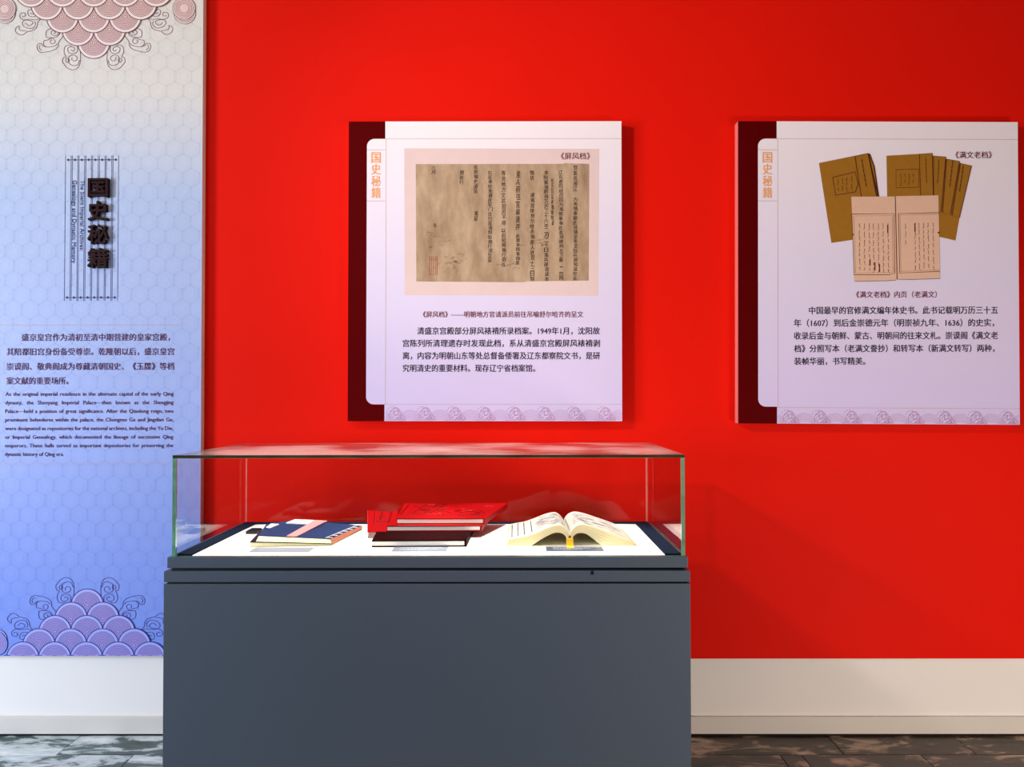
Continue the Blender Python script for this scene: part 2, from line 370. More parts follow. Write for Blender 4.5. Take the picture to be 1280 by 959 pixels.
def c4(l): return [(x/8.72+100-109, 820-(y/8.72+715)) for x, y in l]      # offsets from the ornament's axis and base
CLOUDS = [
 [(236,340),(228,270),(224,190),(236,118),(272,78),(318,68),(368,88),(404,128),(424,160),(412,205),(384,212),(404,250),(406,300),(388,335),(350,342),(325,330)],
 [(236,175),(255,125),(300,115),(345,135),(360,170),(350,215),(310,232),(270,215),(262,185),(290,165),(320,180),(318,205)],
 [(350,190),(352,160),(372,150),(388,170),(380,195),(364,190)],
 [(262,330),(258,280),(285,252),(330,248),(362,270),(365,310),(330,325),(300,315),(290,290),(312,275),(330,290)],
 [(405,470),(435,420),(465,380),(470,335),(500,300),(550,278),(600,268),(650,262),(690,280),(706,320),(695,355),(660,360),(640,335),(600,322),(550,325),(505,335),(480,360)],
 [(600,322),(632,345),(630,390),(590,400),(560,412),(540,420),(515,405),(505,380),(525,358),(555,365),(560,390),(540,400)],
 [(450,490),(470,450),(510,430),(560,425),(600,430),(608,470),(595,510),(550,522),(510,500)],
 [(460,500),(480,460),(520,450),(550,470),(545,500),(515,500),(505,480),(522,472)],
 [(655,285),(682,310),(672,345)],
 [(665,635),(700,600),(705,560),(730,520),(780,500),(820,490),(860,460),(900,460),(940,490),(945,530),(905,560),(905,520),(870,505),(820,500)],
 [(735,610),(725,570),(755,535),(800,530),(850,550),(872,590),(850,620),(790,618),(755,600),(765,575),(800,560),(835,590)],
 [(670,640),(720,625),(790,630),(850,625),(895,650),(895,690),(850,705),(835,675),(860,660),(880,670)],
 [(700,680),(740,660),(790,665),(812,700),(800,735),(750,730),(735,700),(765,690),(785,705)]]
FILLS = [(0, 0), (4, 0), (9, 0), (6, 0)]
def ornament(cx, base, up):
    """pyramid of overlapping ringed scales with cloud curls; up=+1 rises from the base, -1 hangs"""
    li, ti, ri = MB(), MB(), MB()
    yy = lambda d: base - up*d
    for sx in (1, -1):
        for j, c in enumerate(CLOUDS):
            pts = smooth(c4(c), 3)
            B.line(li, [(cx+sx*x, yy(d)) for x, d in pts], 0.62, 4)
    for r_ in range(6):
        top = 83 - r_*16.3
        for i in range(r_+1):
            x = cx + (i-r_/2)*39.6
            R, cyd = 20.2, top-20.2
            # keep only what lies above the board's edge
            lay = 5+r_*3
            def arc(R_, n=36):
                a = [(x+R_*math.cos(math.pi*2*q/n), cyd+R_*math.sin(math.pi*2*q/n)) for q in range(n)]
                return a
            def clip(a): return [(X, max(0.3, D)) for X, D in a]
            if cyd+R < 1: continue
            B.poly(ri, [(X, yy(D)) for X, D in clip(arc(R))], lay)
            B.poly(ti, [(X, yy(D)) for X, D in clip(arc(16.2))], lay+1)
            for q, Rr in enumerate([R, 16.2, 14.4, 12.6, 10.8, 9.0, 7.2, 5.4, 3.6, 1.8]):
                seg = []
                for X, D in arc(Rr, 36)+[arc(Rr, 36)[0]]:
                    if D >= 0.3: seg.append((X, yy(D)))
                    else:
                        if len(seg) > 1: B.line(li, seg, 0.95 if q < 1 else 0.6, lay+2)
                        seg = []
                if len(seg) > 1: B.line(li, seg, 0.95 if q < 1 else 0.6, lay+2)
    # partner curls that run off both sides
    for kk, (dx, dd, R) in enumerate(((114, 7, 14), (115, 13.5, 13.4), (-113, 7, 14), (-113, 12, 13.4))):
        if up > 0 and dx > 0: continue
        D0 = dd+12.5 if up < 0 else dd+8
        B.disc(ri, cx+dx, yy(D0 if up > 0 else D0), R if D0 > R else D0-0.4, 10-4*(kk % 2)); B.disc(ti, cx+dx, yy(D0), (R if D0 > R else D0-0.4)-2, 11-4*(kk % 2))
        for q in range(6):
            if (R if D0 > R else D0-0.4)-2*q > 4: B.ring(li, cx+dx, yy(D0), (R if D0 > R else D0-0.4)-2*q, 0.55, 12-4*(kk % 2))
    ri.build('wave_rims', M['wave_rim'], banner, kind='stuff'); ti.build('wave_tint', M['wave_fill'], banner, kind='stuff')
    li.build('wave_lines', M['wave_line'], banner, kind='stuff')
ornament(109, 820, 1)
ornament(111.5, -12.5, -1)
# heading drawn as a bundle of bamboo slips
mb = MB()
for i in range(8):
    x = 80.4+i*8.57
    B.line(mb, [(x-3.5, 377), (x-3.5, 193.5), (x+3.5, 193.5), (x+3.5, 377)], 0.5, 3, True)
    for y in (199, 372.8): B.disc(mb, x, y, 1.5, 5, 12)
for y in (199, 372.8): B.line(mb, [(80, y), (141, y)], 0.7, 4)
mb.build('bamboo_slip_outline', M['ink_navy'], banner)
mb = MB()
def vtext(s, xc, y0, y1, h, bold=0.0):
    vs, fs = glyphs(s); lo, hi = ext(vs, 0); sx = (y1-y0)/(hi-lo); sy = h/REFH
    for k_, (dx, dy_) in enumerate(shifts(bold)): mb.add([B.pt(xc+(v[1]-REFC+dy_)*sy, y0+(v[0]-lo+dx)*sx, 5+k_*.3) for v in vs], fs)
vtext('The Silent Imperial Archives:', 98.7, 225, 314, 6.6, 0.012)
vtext('Genealogy and Dynastic Memory', 88.8, 225, 329.5, 6.6, 0.012)
mb.build('vertical_english_heading', M['ink_navy'], banner)
for ch, y0, y1 in (('国', 223.5, 247.5), ('史', 252, 277), ('秘', 281.5, 306.5), ('籍', 311, 336.5)):
    vs, fs = glyphs(ch, 0, 0.5); lo, hi = ext(vs, 0); b0, b1 = ext(vs, 1); mb = MB()
    for dx, dy_, dd in ((-.5, 0, 0), (.5, 0, .01), (0, -.5, .02), (0, .5, .03)):
        mb.add([(B.pt(108.4+dx+(v[0]-lo)/(hi-lo)*24.6, 0)[0], -0.001-(v[2]+0.5)*(0.016+dd*.02), B.pt(0, y1-.6+dy_-(v[1]-b0)/(b1-b0)*(y1-y0-1.2))[2]) for v in vs], fs)
    mb.build('raised_character', M['dkchar'], banner)
mb = MB()
for y in (407.3, 581.3): B.line(mb, [(-40, y), (225, y)], 0.55, 4)
mb.build('ruled_lines', M['gold'], banner, kind='stuff')
mb = MB()
for s, x0, x1, y in (('盛京皇宫作为清初至清中期营建的皇家宫殿，', 24, 210, 423), ('其陪都旧宫身份备受尊崇。乾隆朝以后，盛京皇宫', 5.3, 215.5, 441),
                     ('崇谟阁、敬典阁成为尊藏清朝国史、《玉牒》等档', 5.3, 215.5, 459.5), ('案文献的重要场所。', 5.3, 83, 477.5)):
    text(B, mb, s, x0, x1, y, 8.6, 5, 0.012)
mb.build('chinese_text', M['ink_plum'], banner, kind='stuff')
mb = MB()
EN = ['As the original imperial residence in the alternate capital of the early Qing', 'dynasty, the Shenyang Imperial Palace—then known as the Shengjing',
      'Palace—held a position of great significance. After the Qianlong reign, two', 'prominent belvederes within the palace, the Chongmo Ge and Jingdian Ge,',
      'were designated as repositories for the national archives, including the Yu Die,', 'or Imperial Genealogy, which documented the lineage of successive Qing',
      'emperors. These halls served as important depositories for preserving the', 'dynastic history of Qing era.']
for i, s in enumerate(EN):
    text(B, mb, s, 4.2, 215 if i < 7 else 78, 493.7+i*10.75, 5.9, 5, 0.012, justify=(i < 7))
mb.build('english_text', M['ink_plum'], banner, kind='stuff')

# ------------------------------------------------------------------ the two text panels
def panel(ox, oy, wd, ht, rot, label, main_x, tab_x, tab_y1, line_y, wave_x0, wave_p, motif_n):
    o = W(ox, oy, -0.004-THP)
    root = empty('information_panel', (o.x, o.y, o.z), label, 'information panel', 'information panels on the red wall', (0, rot, 0))
    bd = Board(root, ox, oy, SBP)
    x1, z1 = wd*SBP, -ht*SBP
    MB().box(0, x1, 0.0005, THP, z1, 0).add([(0,0,z1),(x1,0,z1),(x1,0,0),(0,0,0)], [(0,1,2,3)], 1).build('panel_board', [M['board_side'], M['maroon']], root)
    pm = ramp_mat('panel_print', [(0.0, rgb(246, 238, 238)), (0.45, rgb(228, 219, 238)), (1.0, rgb(208, 194, 234))], o.z, o.z+z1)
    mb = MB()
    bd.rect(mb, main_x, oy, ox+wd, oy+ht, 1)
    r = 9.5; t0 = oy+22; pts = []
    pts += [(main_x, t0), (main_x, tab_y1)]
    pts += [(tab_x+r-r*math.sin(a), tab_y1-r+r*math.cos(a)) for a in [math.pi/2*i/8 for i in range(9)]]
    pts += [(tab_x+r-r*math.cos(a), t0+r-r*math.sin(a)) for a in [math.pi/2*i/8 for i in range(9)]]
    bd.poly(mb, pts[::-1], 1)
    mb.build('printed_sheet', pm, root)
    mb = MB()
    bd.line(mb, [(main_x+1.2, oy+22), (main_x+1.2, line_y)], 0.55, 2)
    bd.line(mb, [(tab_x+r, t0), (ox+wd, t0)], 0.5, 2); bd.line(mb, [(main_x, line_y), (ox+wd, line_y)], 0.55, 2)
    for y in (oy+36, oy+100.5): bd.line(mb, [(tab_x, y), (main_x, y)], 0.6, 2)
    mb.build('ruled_lines', M['gold'], root)
    mb = MB(); xc = (tab_x+main_x)/2
    column(bd, mb, '国史秘籍', xc, oy+38.5, oy+97.5, 11.5, 3, 0.02)
    mb.build('orange_heading', M['orange'], root)
    # printed wave border
    mb = MB(); yb = oy+ht-0.6; top = line_y+7
    for j in range(-1, motif_n):
        mx = wave_x0+j*wave_p
        for q in range(7):
            a = []
            for t in range(17):
                u = -1+t/8; X = mx+19+u*(19-q*1.6); Y = yb-(yb-top-q*1.9)*math.cos(u*math.pi/2)**1.0
                if main_x+0.5 < X < ox+wd-0.5: a.append((X, min(yb, Y)))
            if len(a) > 1 and top+q*1.9 < yb-1: bd.line(mb, a, 0.4, 2)
        if j < 0 or mx+9 > ox+wd: continue
        for c in ([(-6,18),(-7,12),(-4,7),(0,4),(4,5),(7,9),(9,13),(12,16),(13,20)], [(-5,14),(-2,10),(2,8),(4,11),(2,14),(-1,13),(0,11)], [(-4,17),(0,14),(5,13),(8,17),(5,19),(2,17)],
                  [(-2,6),(2,5),(6,9)], [(0,19),(4,16),(9,18),(11,19.5)], [(-6,10),(-3,8),(0,9),(-1,12)], [(3,7),(6,11),(8,15)]):
            bd.line(mb, smooth([(mx+x, line_y+y) for x, y in c], 3), 0.55, 3)
        for x, y in ((-8, 5), (-5, 3.4), (-9.5, 8), (-2, 3)): bd.disc(mb, mx+x, line_y+y, 0.7, 3, 6)
    mb.build('wave_border', M['wave_ink'], root, kind='stuff')
    return root, bd

R1 = panel(436, 152, 343, 377, math.radians(0.1), 'white and maroon text panel showing a brown old manuscript, hung above glass case', 482, 459, 508, 508, 495, 37.5, 8)
root, b = R1
mb = MB(); b.poly(mb, [(506, 186), (751, 187), (749.5, 372), (507, 371)], 2); mb.build('photograph_mount', M['mount'], root)
mb = MB(); b.poly(mb, [(520.5, 206), (706, 206), (707, 205), (738.5, 206), (737.5, 353), (660, 354), (656, 355), (521.5, 354)], 3); mb.build('manuscript_photograph', M['doc'], root)
mb = MB()
for s, x, y0, y1, wd_ in (('钦差巡按辽', 721, 207, 241, 5.2), ('为夷情事据此抚镇呈奉圣旨兵部知道钦此', 721, 248, 353, 5.2), ('辽东都司经历司为夷情事奉此查得建州左卫都', 703, 214, 330, 5.2), ('二间', 703.5, 335, 353, 5.0),
        ('经历司呈奉都察院案', 692.4, 224, 284, 3.2), ('本院案验照得万历三十六年二月二十日准兵部咨该本', 684.5, 214, 354, 5.2), ('情状', 667, 214, 227, 5.2), ('诸夷首领努尔哈赤等差人进贡十三日到', 667, 242, 354, 5.2),
        ('差人前往宣谕速并', 649, 214, 290, 5.2), ('此致本院备由呈', 649, 294, 333, 4.8), ('等处地方文武官员不得', 631, 214, 284, 5.2), ('以后知照施行毋违', 631, 287, 336, 5.2),
        ('右呈奉钦差督抚军门合行呈请照验施行须至呈', 614, 214, 330, 5.2), ('巡按御史道呈', 596, 207, 243, 5.0), ('案呈', 596.5, 265, 278, 5.0), ('照验行', 578.5, 214, 232, 5.0), ('六月', 542.7, 208, 219, 5.0), ('回', 545, 281, 286, 2.6)):
    mb = MB(); column(b, mb, s, x, y0, y1, wd_, 4, 0.012, 0.5); mb.build('writing_column', M['ink_script'], root)
mb = MB()
for _ in range(70):
    x, y = random.choice([(552, 302), (573, 328), (560, 337), (669, 306), (637, 334)]); x += random.gauss(0, 8); y += random.gauss(0, 4)
    if 524 < x < 730 and y < 350: b.line(mb, smooth([(x, y), (x+random.uniform(-3, 3), y+random.uniform(-2, 2)), (x+random.uniform(1, 7), y+random.uniform(-3, 2))], 3), random.uniform(0.2, 0.7), 4)
mb.build('stains', M['ink_faint'], root, kind='stuff')
mb = MB(); b.line(mb, [(538, 322.5), (547.5, 322.5), (547.5, 345.5), (538, 345.5)], 0.9, 4, True)
for x in (540.5, 543, 545.5): b.line(mb, [(x, 323), (x, 345)], 0.5, 4)
for y in (325, 327): b.line(mb, [(538, y), (547.5, y)], 0.5, 4)
mb.build('red_seal', M['seal'], root)
mb = MB()
text(b, mb, '《屏风档》', 703, 739.5, 196.3, 8.2, 4, 0.01)
mb.build('picture_title', M['ink_red'], root); mb = MB()
text(b, mb, '《屏风档》——明朝地方官请派员前往吊喻舒尔哈齐的呈文', 530, 730.5, 395.5, 7.2, 4, 0.01)
mb.build('caption_text', M['ink_red'], root)
mb = MB()
for s, x0, x1, y in (('清盛京宫殿部分屏风裱褙所录档案。1949年1月，沈阳故', 522.8, 751.3, 416.3), ('宫陈列所清理遗存时发现此档，系从清盛京宫殿屏风裱褙剥', 504.8, 751.3, 431.8),
                     ('离，内容为明朝山东等处总督备倭署及辽东都察院文书，是研', 504.8, 751.3, 447.4), ('究明清史的重要材料。现存辽宁省档案馆。', 504.8, 670.5, 463)):
    text(b, mb, s, x0, x1, y, 8.7, 4, 0.014)
mb.build('body_text', M['ink'], root)

R2 = panel(922.5, 151.5, 350.5, 379.5, math.radians(0.38), 'white and maroon text panel showing ochre books, hung at far right of red wall', 971, 947.5, 510, 511, 985.5, 38.9, 8)
root, b = R2
# local print is laid out square to the board, which hangs a little askew
def sk(x, y): return (x + (y-152)*0.0066, y - (x-922)*0.0066)
def skl(l): return [sk(x, y) for x, y in l]
A = lambda l: skl([(x/5.33+1010, y/5.33+185) for x, y in l]); D = lambda l: skl([(x/5.33+1100, y/5.33+185) for x, y in l])
mb = MB()
b.poly(mb, A([(72,105),(405,38),(440,130),(467,332),(430,560),(285,622),(150,642)]), 2)
b.poly(mb, D([(43,58),(262,46),(350,40),(352,60),(390,335),(45,335)]), 5)
b.poly(mb, D([(352,58),(440,65),(405,436),(352,436)]), 4)
b.poly(mb, D([(440,78),(532,95),(465,456),(400,440)]), 3)
b.poly(mb, D([(530,106),(612,125),(525,480),(497,628),(380,600),(380,440)]), 2)
mb.build('ochre_books_photograph', M['book_ochre'], root)
mb = MB()
for l in ([(312,62),(400,42),(465,332),(352,332)], [(162,203),(312,165),(332,250),(312,300),(180,322)]): b.line(mb, A(l), 0.8, 6, True)
for l in ([(410,45),(440,130),(467,332)], [(402,44),(455,332)]): b.line(mb, A(l), 1.4, 6)
for l, la in (([(262,48),(348,43),(352,335),(268,335)], 6), ([(105,152),(258,148),(256,270),(105,274)], 6), ([(356,62),(438,68),(403,434),(355,434)], 6), ([(443,82),(530,97),(464,454),(412,440)], 6), ([(535,108),(610,127),(524,476),(474,462)], 6)):
    b.line(mb, D(l), 0.8, la, True)
def manchu(mbx, x, y0, y1, amp=0.9, wd_=0.5, lay=8):
    """a column of connected vertical script: stem with teeth and tails, in words"""
    y = y0
    while y < y1-2:
        L = min(random.uniform(3, 8), y1-y)
        b.line(mbx, [sk(x, y), sk(x+random.uniform(-.15, .15), y+L)], wd_, lay)
        for t in range(int(L/1.6)):
            yy = y+0.8+t*1.6; sg = random.choice((-1, -1, 1))
            b.line(mbx, [sk(x, yy), sk(x+sg*amp*random.uniform(.6, 1.4), yy+random.uniform(-.5, .5))], wd_, lay)
        b.line(mbx, [sk(x, y+L), sk(x+random.choice((-1.6, 1.4)), y+L+0.9)], wd_, lay)
        y += L+random.uniform(2.0, 4.0)
for (x0, y0, x1, y1) in ((1077, 200, 1082.5, 236), (1157, 199, 1158, 231), (1173.5, 201, 1171.5, 231), (1191, 202, 1186.5, 236), (1204, 209, 1198.5, 242)):
    n = 6
    for i in range(n):
        t0, t1 = i/n, (i+0.85)/n
        b.line(mb, [sk(x0+(x1-x0)*t0, y0+(y1-y0)*t0), sk(x0+(x1-x0)*t1+random.uniform(-.4, .4), y0+(y1-y0)*t1)], 0.8, 7)
for x in (1047, 1052.5, 1058, 1064): manchu(mb, x, 221.5+(1064-x)*0.25, 240, 0.5, 0.4)
for x in (1125.5, 1131, 1136, 1141): manchu(mb, x, 218.5, 233, 0.5, 0.4)
mb.build('book_title_lines', M['ink_brown'], root, kind='stuff')
mb = MB()
b.poly(mb, A([(285,332),(576,332),(583,882),(570,893),(520,895),(300,899)]), 7)
b.poly(mb, D([(99,330),(386,325),(389,881),(200,886),(140,889),(104,884)]), 7)
mb.build('open_pages_photograph', M['paper_print'], root)
mb = MB()
b.line(mb, A([(288,449),(568,447),(569,848),(530,855),(298,856)]), 0.7, 8); b.line(mb, A([(288,449),(298,856)]), 0.5, 8)
b.line(mb, A([(300,462),(556,460),(558,840),(308,845)]), 0.35, 8, True)
b.line(mb, D([(388,441),(118,447),(122,845),(388,834)]), 0.8, 8); b.line(mb, D([(388,452),(128,457),(131,835),(388,824)]), 0.35, 8)
b.line(mb, A([(578,332),(584,884)]), 1.0, 8); b.line(mb, A([(300,899),(520,896),(574,892)]), 0.5, 8); b.line(mb, D([(104,886),(200,888),(389,882)]), 0.5, 8)
b.line(mb, D([(378,575),(390,575)]), 2, 8); b.line(mb, A([(290,587),(300,587)]), 1.4, 8)
for x in (337, 370, 402, 430, 463, 495, 528): manchu(mb, x/5.33+1010, 281, 342, 0.8, 0.45)
for x in (228, 255, 285, 315, 348): manchu(mb, x/5.33+1100, 280.5, 339, 0.8, 0.45)
manchu(mb, 165/5.33+1100, 281, 308, 0.7, 0.4)
for x, y, l in ((1108.5, 283, 10), (1086, 326, 8), (1092, 330, 10), (1097.7, 332, 10), (1142.5, 281, 11)): b.line(mb, [sk(x, y), sk(x, y+l)], 1.3, 9)
mb.build('page_writing', M['ink_brown'], root, kind='stuff')
def text2(mbx, s, x0, x1, y, h, bold):
    xa, ya = sk(x0, y); xb, yb = sk(x1, y)
    n0 = len(mbx.v); text(b, mbx, s, xa, xb, ya, h, 4, bold)
    k_ = (yb-ya)/(xb-xa); X0 = b.pt(xa, 0)[0]
    for i in range(n0, len(mbx.v)):
        v = mbx.v[i]; mbx.v[i] = (v[0], v[1], v[2]-(v[0]-X0)*k_)
mb = MB()
text2(mb, '《满文老档》', 1194.5, 1240, 195.3, 8.2, 0.01)
mb.build('picture_title', M['ink_red'], root); mb = MB()
text2(mb, '《满文老档》内页（老满文）', 1068.5, 1169, 370.5, 7.6, 0.01)
mb.build('caption_text', M['ink_red'], root)
mb = MB()
for s, x0, x1, y in (('中国最早的官修满文编年体史书。此书记载明万历三十五', 1009.5, 1245, 390.3), ('年（1607）到后金崇德元年（明崇祯九年、1636）的史实，', 990.5, 1240, 406),
                     ('收录后金与朝鲜、蒙古、明朝间的往来文札。崇谟阁《满文老', 990.5, 1244.5, 422), ('档》分照写本（老满文誊抄）和转写本（新满文转写）两种，', 990.5, 1240, 438), ('装帧华丽，书写精美。', 990.5, 1079, 453.8)):
    text2(mb, s, x0, x1, y, 8.9, 0.014)
mb.build('body_text', M['ink'], root)

# ------------------------------------------------------------------ display case
ZF = 2.26; YF = CAM_Y+ZF; YB = YF+0.60
fl, fr = W(215.0, 695.5, YF), W(856.5, 695.5, YF)
X0, X1 = fl.x, fr.x; ZB = (fl.z+fr.z)/2; ZT = W(536, 568.8, YF).z
case = empty('display_case', ((X0+X1)/2, (YF+YB)/2, 0), 'dark slate grey museum display case with green-edged glass box on top', 'display case')
def cbox(name, x0, x1, y0, y1, z0, z1, m, bevel=0.0015, parent=None, **kw):
    o = case.location
    return MB().box(x0-o.x, x1-o.x, y0-o.y, y1-o.y, z0, z1).build(name, m, parent or case, bevel=bevel, **kw)
zs = lambda y: W(536, y, YF-0.008).z
e = 0.010
cbox('top_slab', X0-e, X1+0.006, YF-e, YB+e, zs(710), ZB-0.0005, M['case'])
cbox('recess_strip', X0-0.002, X1-0.002, YF+0.004, YB-0.004, zs(713.5), zs(710), M['case_dark'], 0)
cbox('upper_band', X0-e-0.007, X1+0.011, YF-e-0.006, YB+e+0.004, zs(727), zs(713.5), M['case'])
cbox('shadow_joint', X0-e, X1+0.003, YF-0.004, YB+0.004, zs(729.3), zs(727), M['case_dark'], 0)
cbox('cabinet_body', X0-e-0.007, X1+0.011, YF-e-0.006, YB+e+0.004, 0.05, zs(729.3), M['case'])
cbox('plinth', X0+0.02, X1-0.02, YF+0.02, YB-0.02, 0.0, 0.05, M['case_dark'])
lk = W(740, 716, YF-0.017)
cbox('lock', lk.x-0.004, lk.x+0.004, YF-e-0.0075, YF-e-0.0055, lk.z-0.006, lk.z+0.006, M['frame'], 0.001)
G = 0.010; o = case.location; LZ = ZB+0.001
fw_l = P(242, 694, ZB).x - X0; fw_r = X1 - P(831, 694, ZB).x
cbox('liner_board', X0+fw_l, X1-fw_r, YF+G, YB-G-0.026, ZB-0.0005, LZ, M['liner'], 0)
cbox('frame_border', X0+G, X0+fw_l, YF+G, YB-G, ZB-0.0005, ZB+0.006, M['frame'], 0.001)
cbox('frame_border', X1-fw_r, X1-G, YF+G, YB-G, ZB-0.0005, ZB+0.006, M['frame'], 0.001)
cbox('frame_border', X0+fw_l, X1-fw_r, YB-G-0.026, YB-G, ZB-0.0005, ZB+0.006, M['frame'], 0.001)
def pane(x0, x1, y0, y1, z0, z1, ax, edge='glass_edge', g='glass'):
    """glass sheet: two large faces clear, the four narrow ones green"""
    m = MB().box(x0-o.x, x1-o.x, y0-o.y, y1-o.y, z0, z1)
    big = {'z': (0, 1), 'y': (2, 4), 'x': (3, 5)}[ax]
    m.mi = [0 if (i in big or i == 4) else 1 for i in range(6)]
    return m.build('glass_pane', [M[g], M[edge]], case)
pane(X0, X1, YF, YB, ZT-0.009, ZT, 'z', 'glass_edge_dark', 'glass_lid')
zt = ZT-0.0092
pane(X0, X0+G, YF, YB, ZB, zt, 'x'); pane(X1-G, X1, YF, YB, ZB, zt, 'x')
pane(X0+G+.0003, X1-G-.0003, YF, YF+0.008, ZB, zt, 'y'); pane(X0+G+.0003, X1-G-.0003, YB-0.008, YB, ZB, zt, 'y')

M['seam'] = mat('pale_seam', rgb(232, 150, 140), 0.4, 0.3)
cbox('corner_seam', X0+G+.001, X0+G+.003, YB-0.0115, YB-0.0085, ZB+0.006, zt, M['seam'], 0)
cbox('corner_seam', X1-G-.003, X1-G-.001, YB-0.0115, YB-0.0085, ZB+0.006, zt, M['seam'], 0)

# ------------------------------------------------------------------ books in the case
F = LZ+0.0004
def lerp(a, b_, t): return tuple(a[i]+(b_[i]-a[i])*t for i in range(3))
def rel(root, pts): return [tuple(Vector(p)-root.location) for p in pts]
# blue thread-bound volumes
base = [P(313, 684, F), P(414, 681.5, F), P(452, 661.5, F), P(364, 659, F), P(332, 662, F)]
tops = [P(323, 669.2, F+0.032), P(413, 673.2, F+0.021), P(452, 657, F+0.014), P(369, 649.8, F+0.021), P(333, 655.3, F+0.029)]
lowt = [(p.x, p.y, F+z) for p, z in zip(base, (.0165, .0055, .004, .007, .013))]
mid = [P(320, 677.0, F+.0175), P(413.5, 679.3, F+.0075), P(452, 660, F+.006), P(366, 656.5, F+.009), P(329, 660, F+.0145)]
mid = [(p.x, p.y, p.z) for p in mid]
ctr = sum(base, Vector())/5
low = empty('thread_bound_book', (ctr.x, ctr.y, F), 'lower cream-edged thread-bound book lying under the blue-covered one in glass case', 'book', 'thread-bound books in the case')
up = empty('thread_bound_book', (ctr.x, ctr.y, F+0.012), 'blue thread-bound book with pink band lying on top, left in the glass case', 'book', 'thread-bound books in the case')
def shrink(pts, k, dz=0.0):
    c = Vector((sum(p[0] for p in pts)/len(pts), sum(p[1] for p in pts)/len(pts), 0))
    return [(c.x+(p[0]-c.x)*k, c.y+(p[1]-c.y)*k, p[2]+dz) for p in pts]
n5 = len(base)
def layer(root, lo, hi, m, name, bevel=0.0, **kw): return MB().hexa(rel(root, lo), rel(root, hi)).build(name, m, root, bevel=bevel, **kw)
layer(low, [tuple(p) for p in base], shrink(lowt, 1.0, -0.0022), M['page_cream'], 'page_block')
layer(low, shrink(lowt, 1.01, -0.002), shrink(lowt, 1.01, 0.0), M['navy'], 'cover')
layer(up, shrink(mid, 1.0, 0), shrink(tops, 0.985, -0.002), M['page_cream'], 'page_block')
cov = layer(up, shrink(tops, 1.0, -0.0018), shrink(tops, 1.0, 0), M['blue'], 'cover')
lay_z = lambda p: (p[0], p[1], p[2]+0.0008)
def oncover(px, py):
    """point on the (gently twisted) cover seen at that pixel, by blending corner heights"""
    z = F+0.02
    for _ in range(12):
        q = P(px, py, z); ws = [1/((Vector(t)-q).xy.length+0.004)**2 for t in tops]
        z = sum(w_*t[2] for w_, t in zip(ws, tops))/sum(ws)
    return (q.x, q.y, z+0.003)
def patch(root, quad, m, name, nx=6):
    mb = MB(); a, b_, c, d = quad
    g0 = [oncover(a[0]+(b_[0]-a[0])*i/nx, a[1]+(b_[1]-a[1])*i/nx) for i in range(nx+1)]
    g1 = [oncover(d[0]+(c[0]-d[0])*i/nx, d[1]+(c[1]-d[1])*i/nx) for i in range(nx+1)]
    lo = g0+g1[::-1]; mb.hexa(rel(root, [(p[0], p[1], p[2]-0.0035) for p in lo]), rel(root, lo))
    return mb.build(name, m, root)
patch(up, [(358.5, 671), (393.5, 651.2), (409, 652), (371, 671.6)], M['pink'], 'pink_band')
patch(up, [(357.5, 654.6), (368.8, 650.3), (393, 651.2), (386, 656.2)], M['thread'], 'title_slip')
patch(up, [(332.3, 660.4), (339, 655.6), (349, 656.2), (337.5, 661.2)], M['thread'], 'corner_label')
# spine tinted by the red wall, and white stitching
a0, a1 = Vector(base[1]), Vector(base[2]); t0, t1 = Vector(tops[1]), Vector(tops[2])
off = Vector((0.003, -0.001, 0))
MB().hexa(rel(up, [a0.lerp(t0, .2), a0.lerp(t0, .2)+off, a1.lerp(t1, .2)+off, a1.lerp(t1, .2)]), rel(up, [t0.lerp(a0, .12), t0.lerp(a0, .12)+off, t1.lerp(a1, .12)+off, t1.lerp(a1, .12)])).build('spine', M['spine'], up)
mb = MB()
def rod(mb, p, q, r=0.0012):
    p, q = Vector(p), Vector(q); d = (q-p).normalized(); s = d.cross(Vector((0, 0, 1))); s = s.normalized() if s.length > 1e-4 else Vector((1, 0, 0)); u = s.cross(d)
    ring = [s*r, u*r, -s*r, -u*r]; mb.hexa([p+k_ for k_ in ring], [q+k_ for k_ in ring])
ins = Vector((-0.016, 0.002, 0.0012)); ul = Vector(up.location)
rod(mb, t0+ins-ul, t1+ins-ul)
for i in range(7):
    k_ = 0.03+0.94*i/6; q = t0.lerp(t1, k_); rod(mb, q+ins-ul, q+Vector((0.003, 0, 0.001))-ul)
mb.build('stitching', M['thread'], up, kind='stuff')

# dark block behind the blue books
q0, q1 = P(307, 667.8, F), P(321, 667.8, F)
br = empty('dark_block', ((q0.x+q1.x)/2, q0.y+0.03, F), 'small dark brown block behind the left end of the blue thread-bound books', 'block')
hw = (q1.x-q0.x)/2
MB().box(-hw, hw, -0.03, 0.03, 0, 0.010).build('block_body', M['brown'], br, bevel=0.001)
MB().box(-hw*.8, hw*.8, -0.024, 0.024, 0.010, 0.012).build('block_top', M['frame'], br)

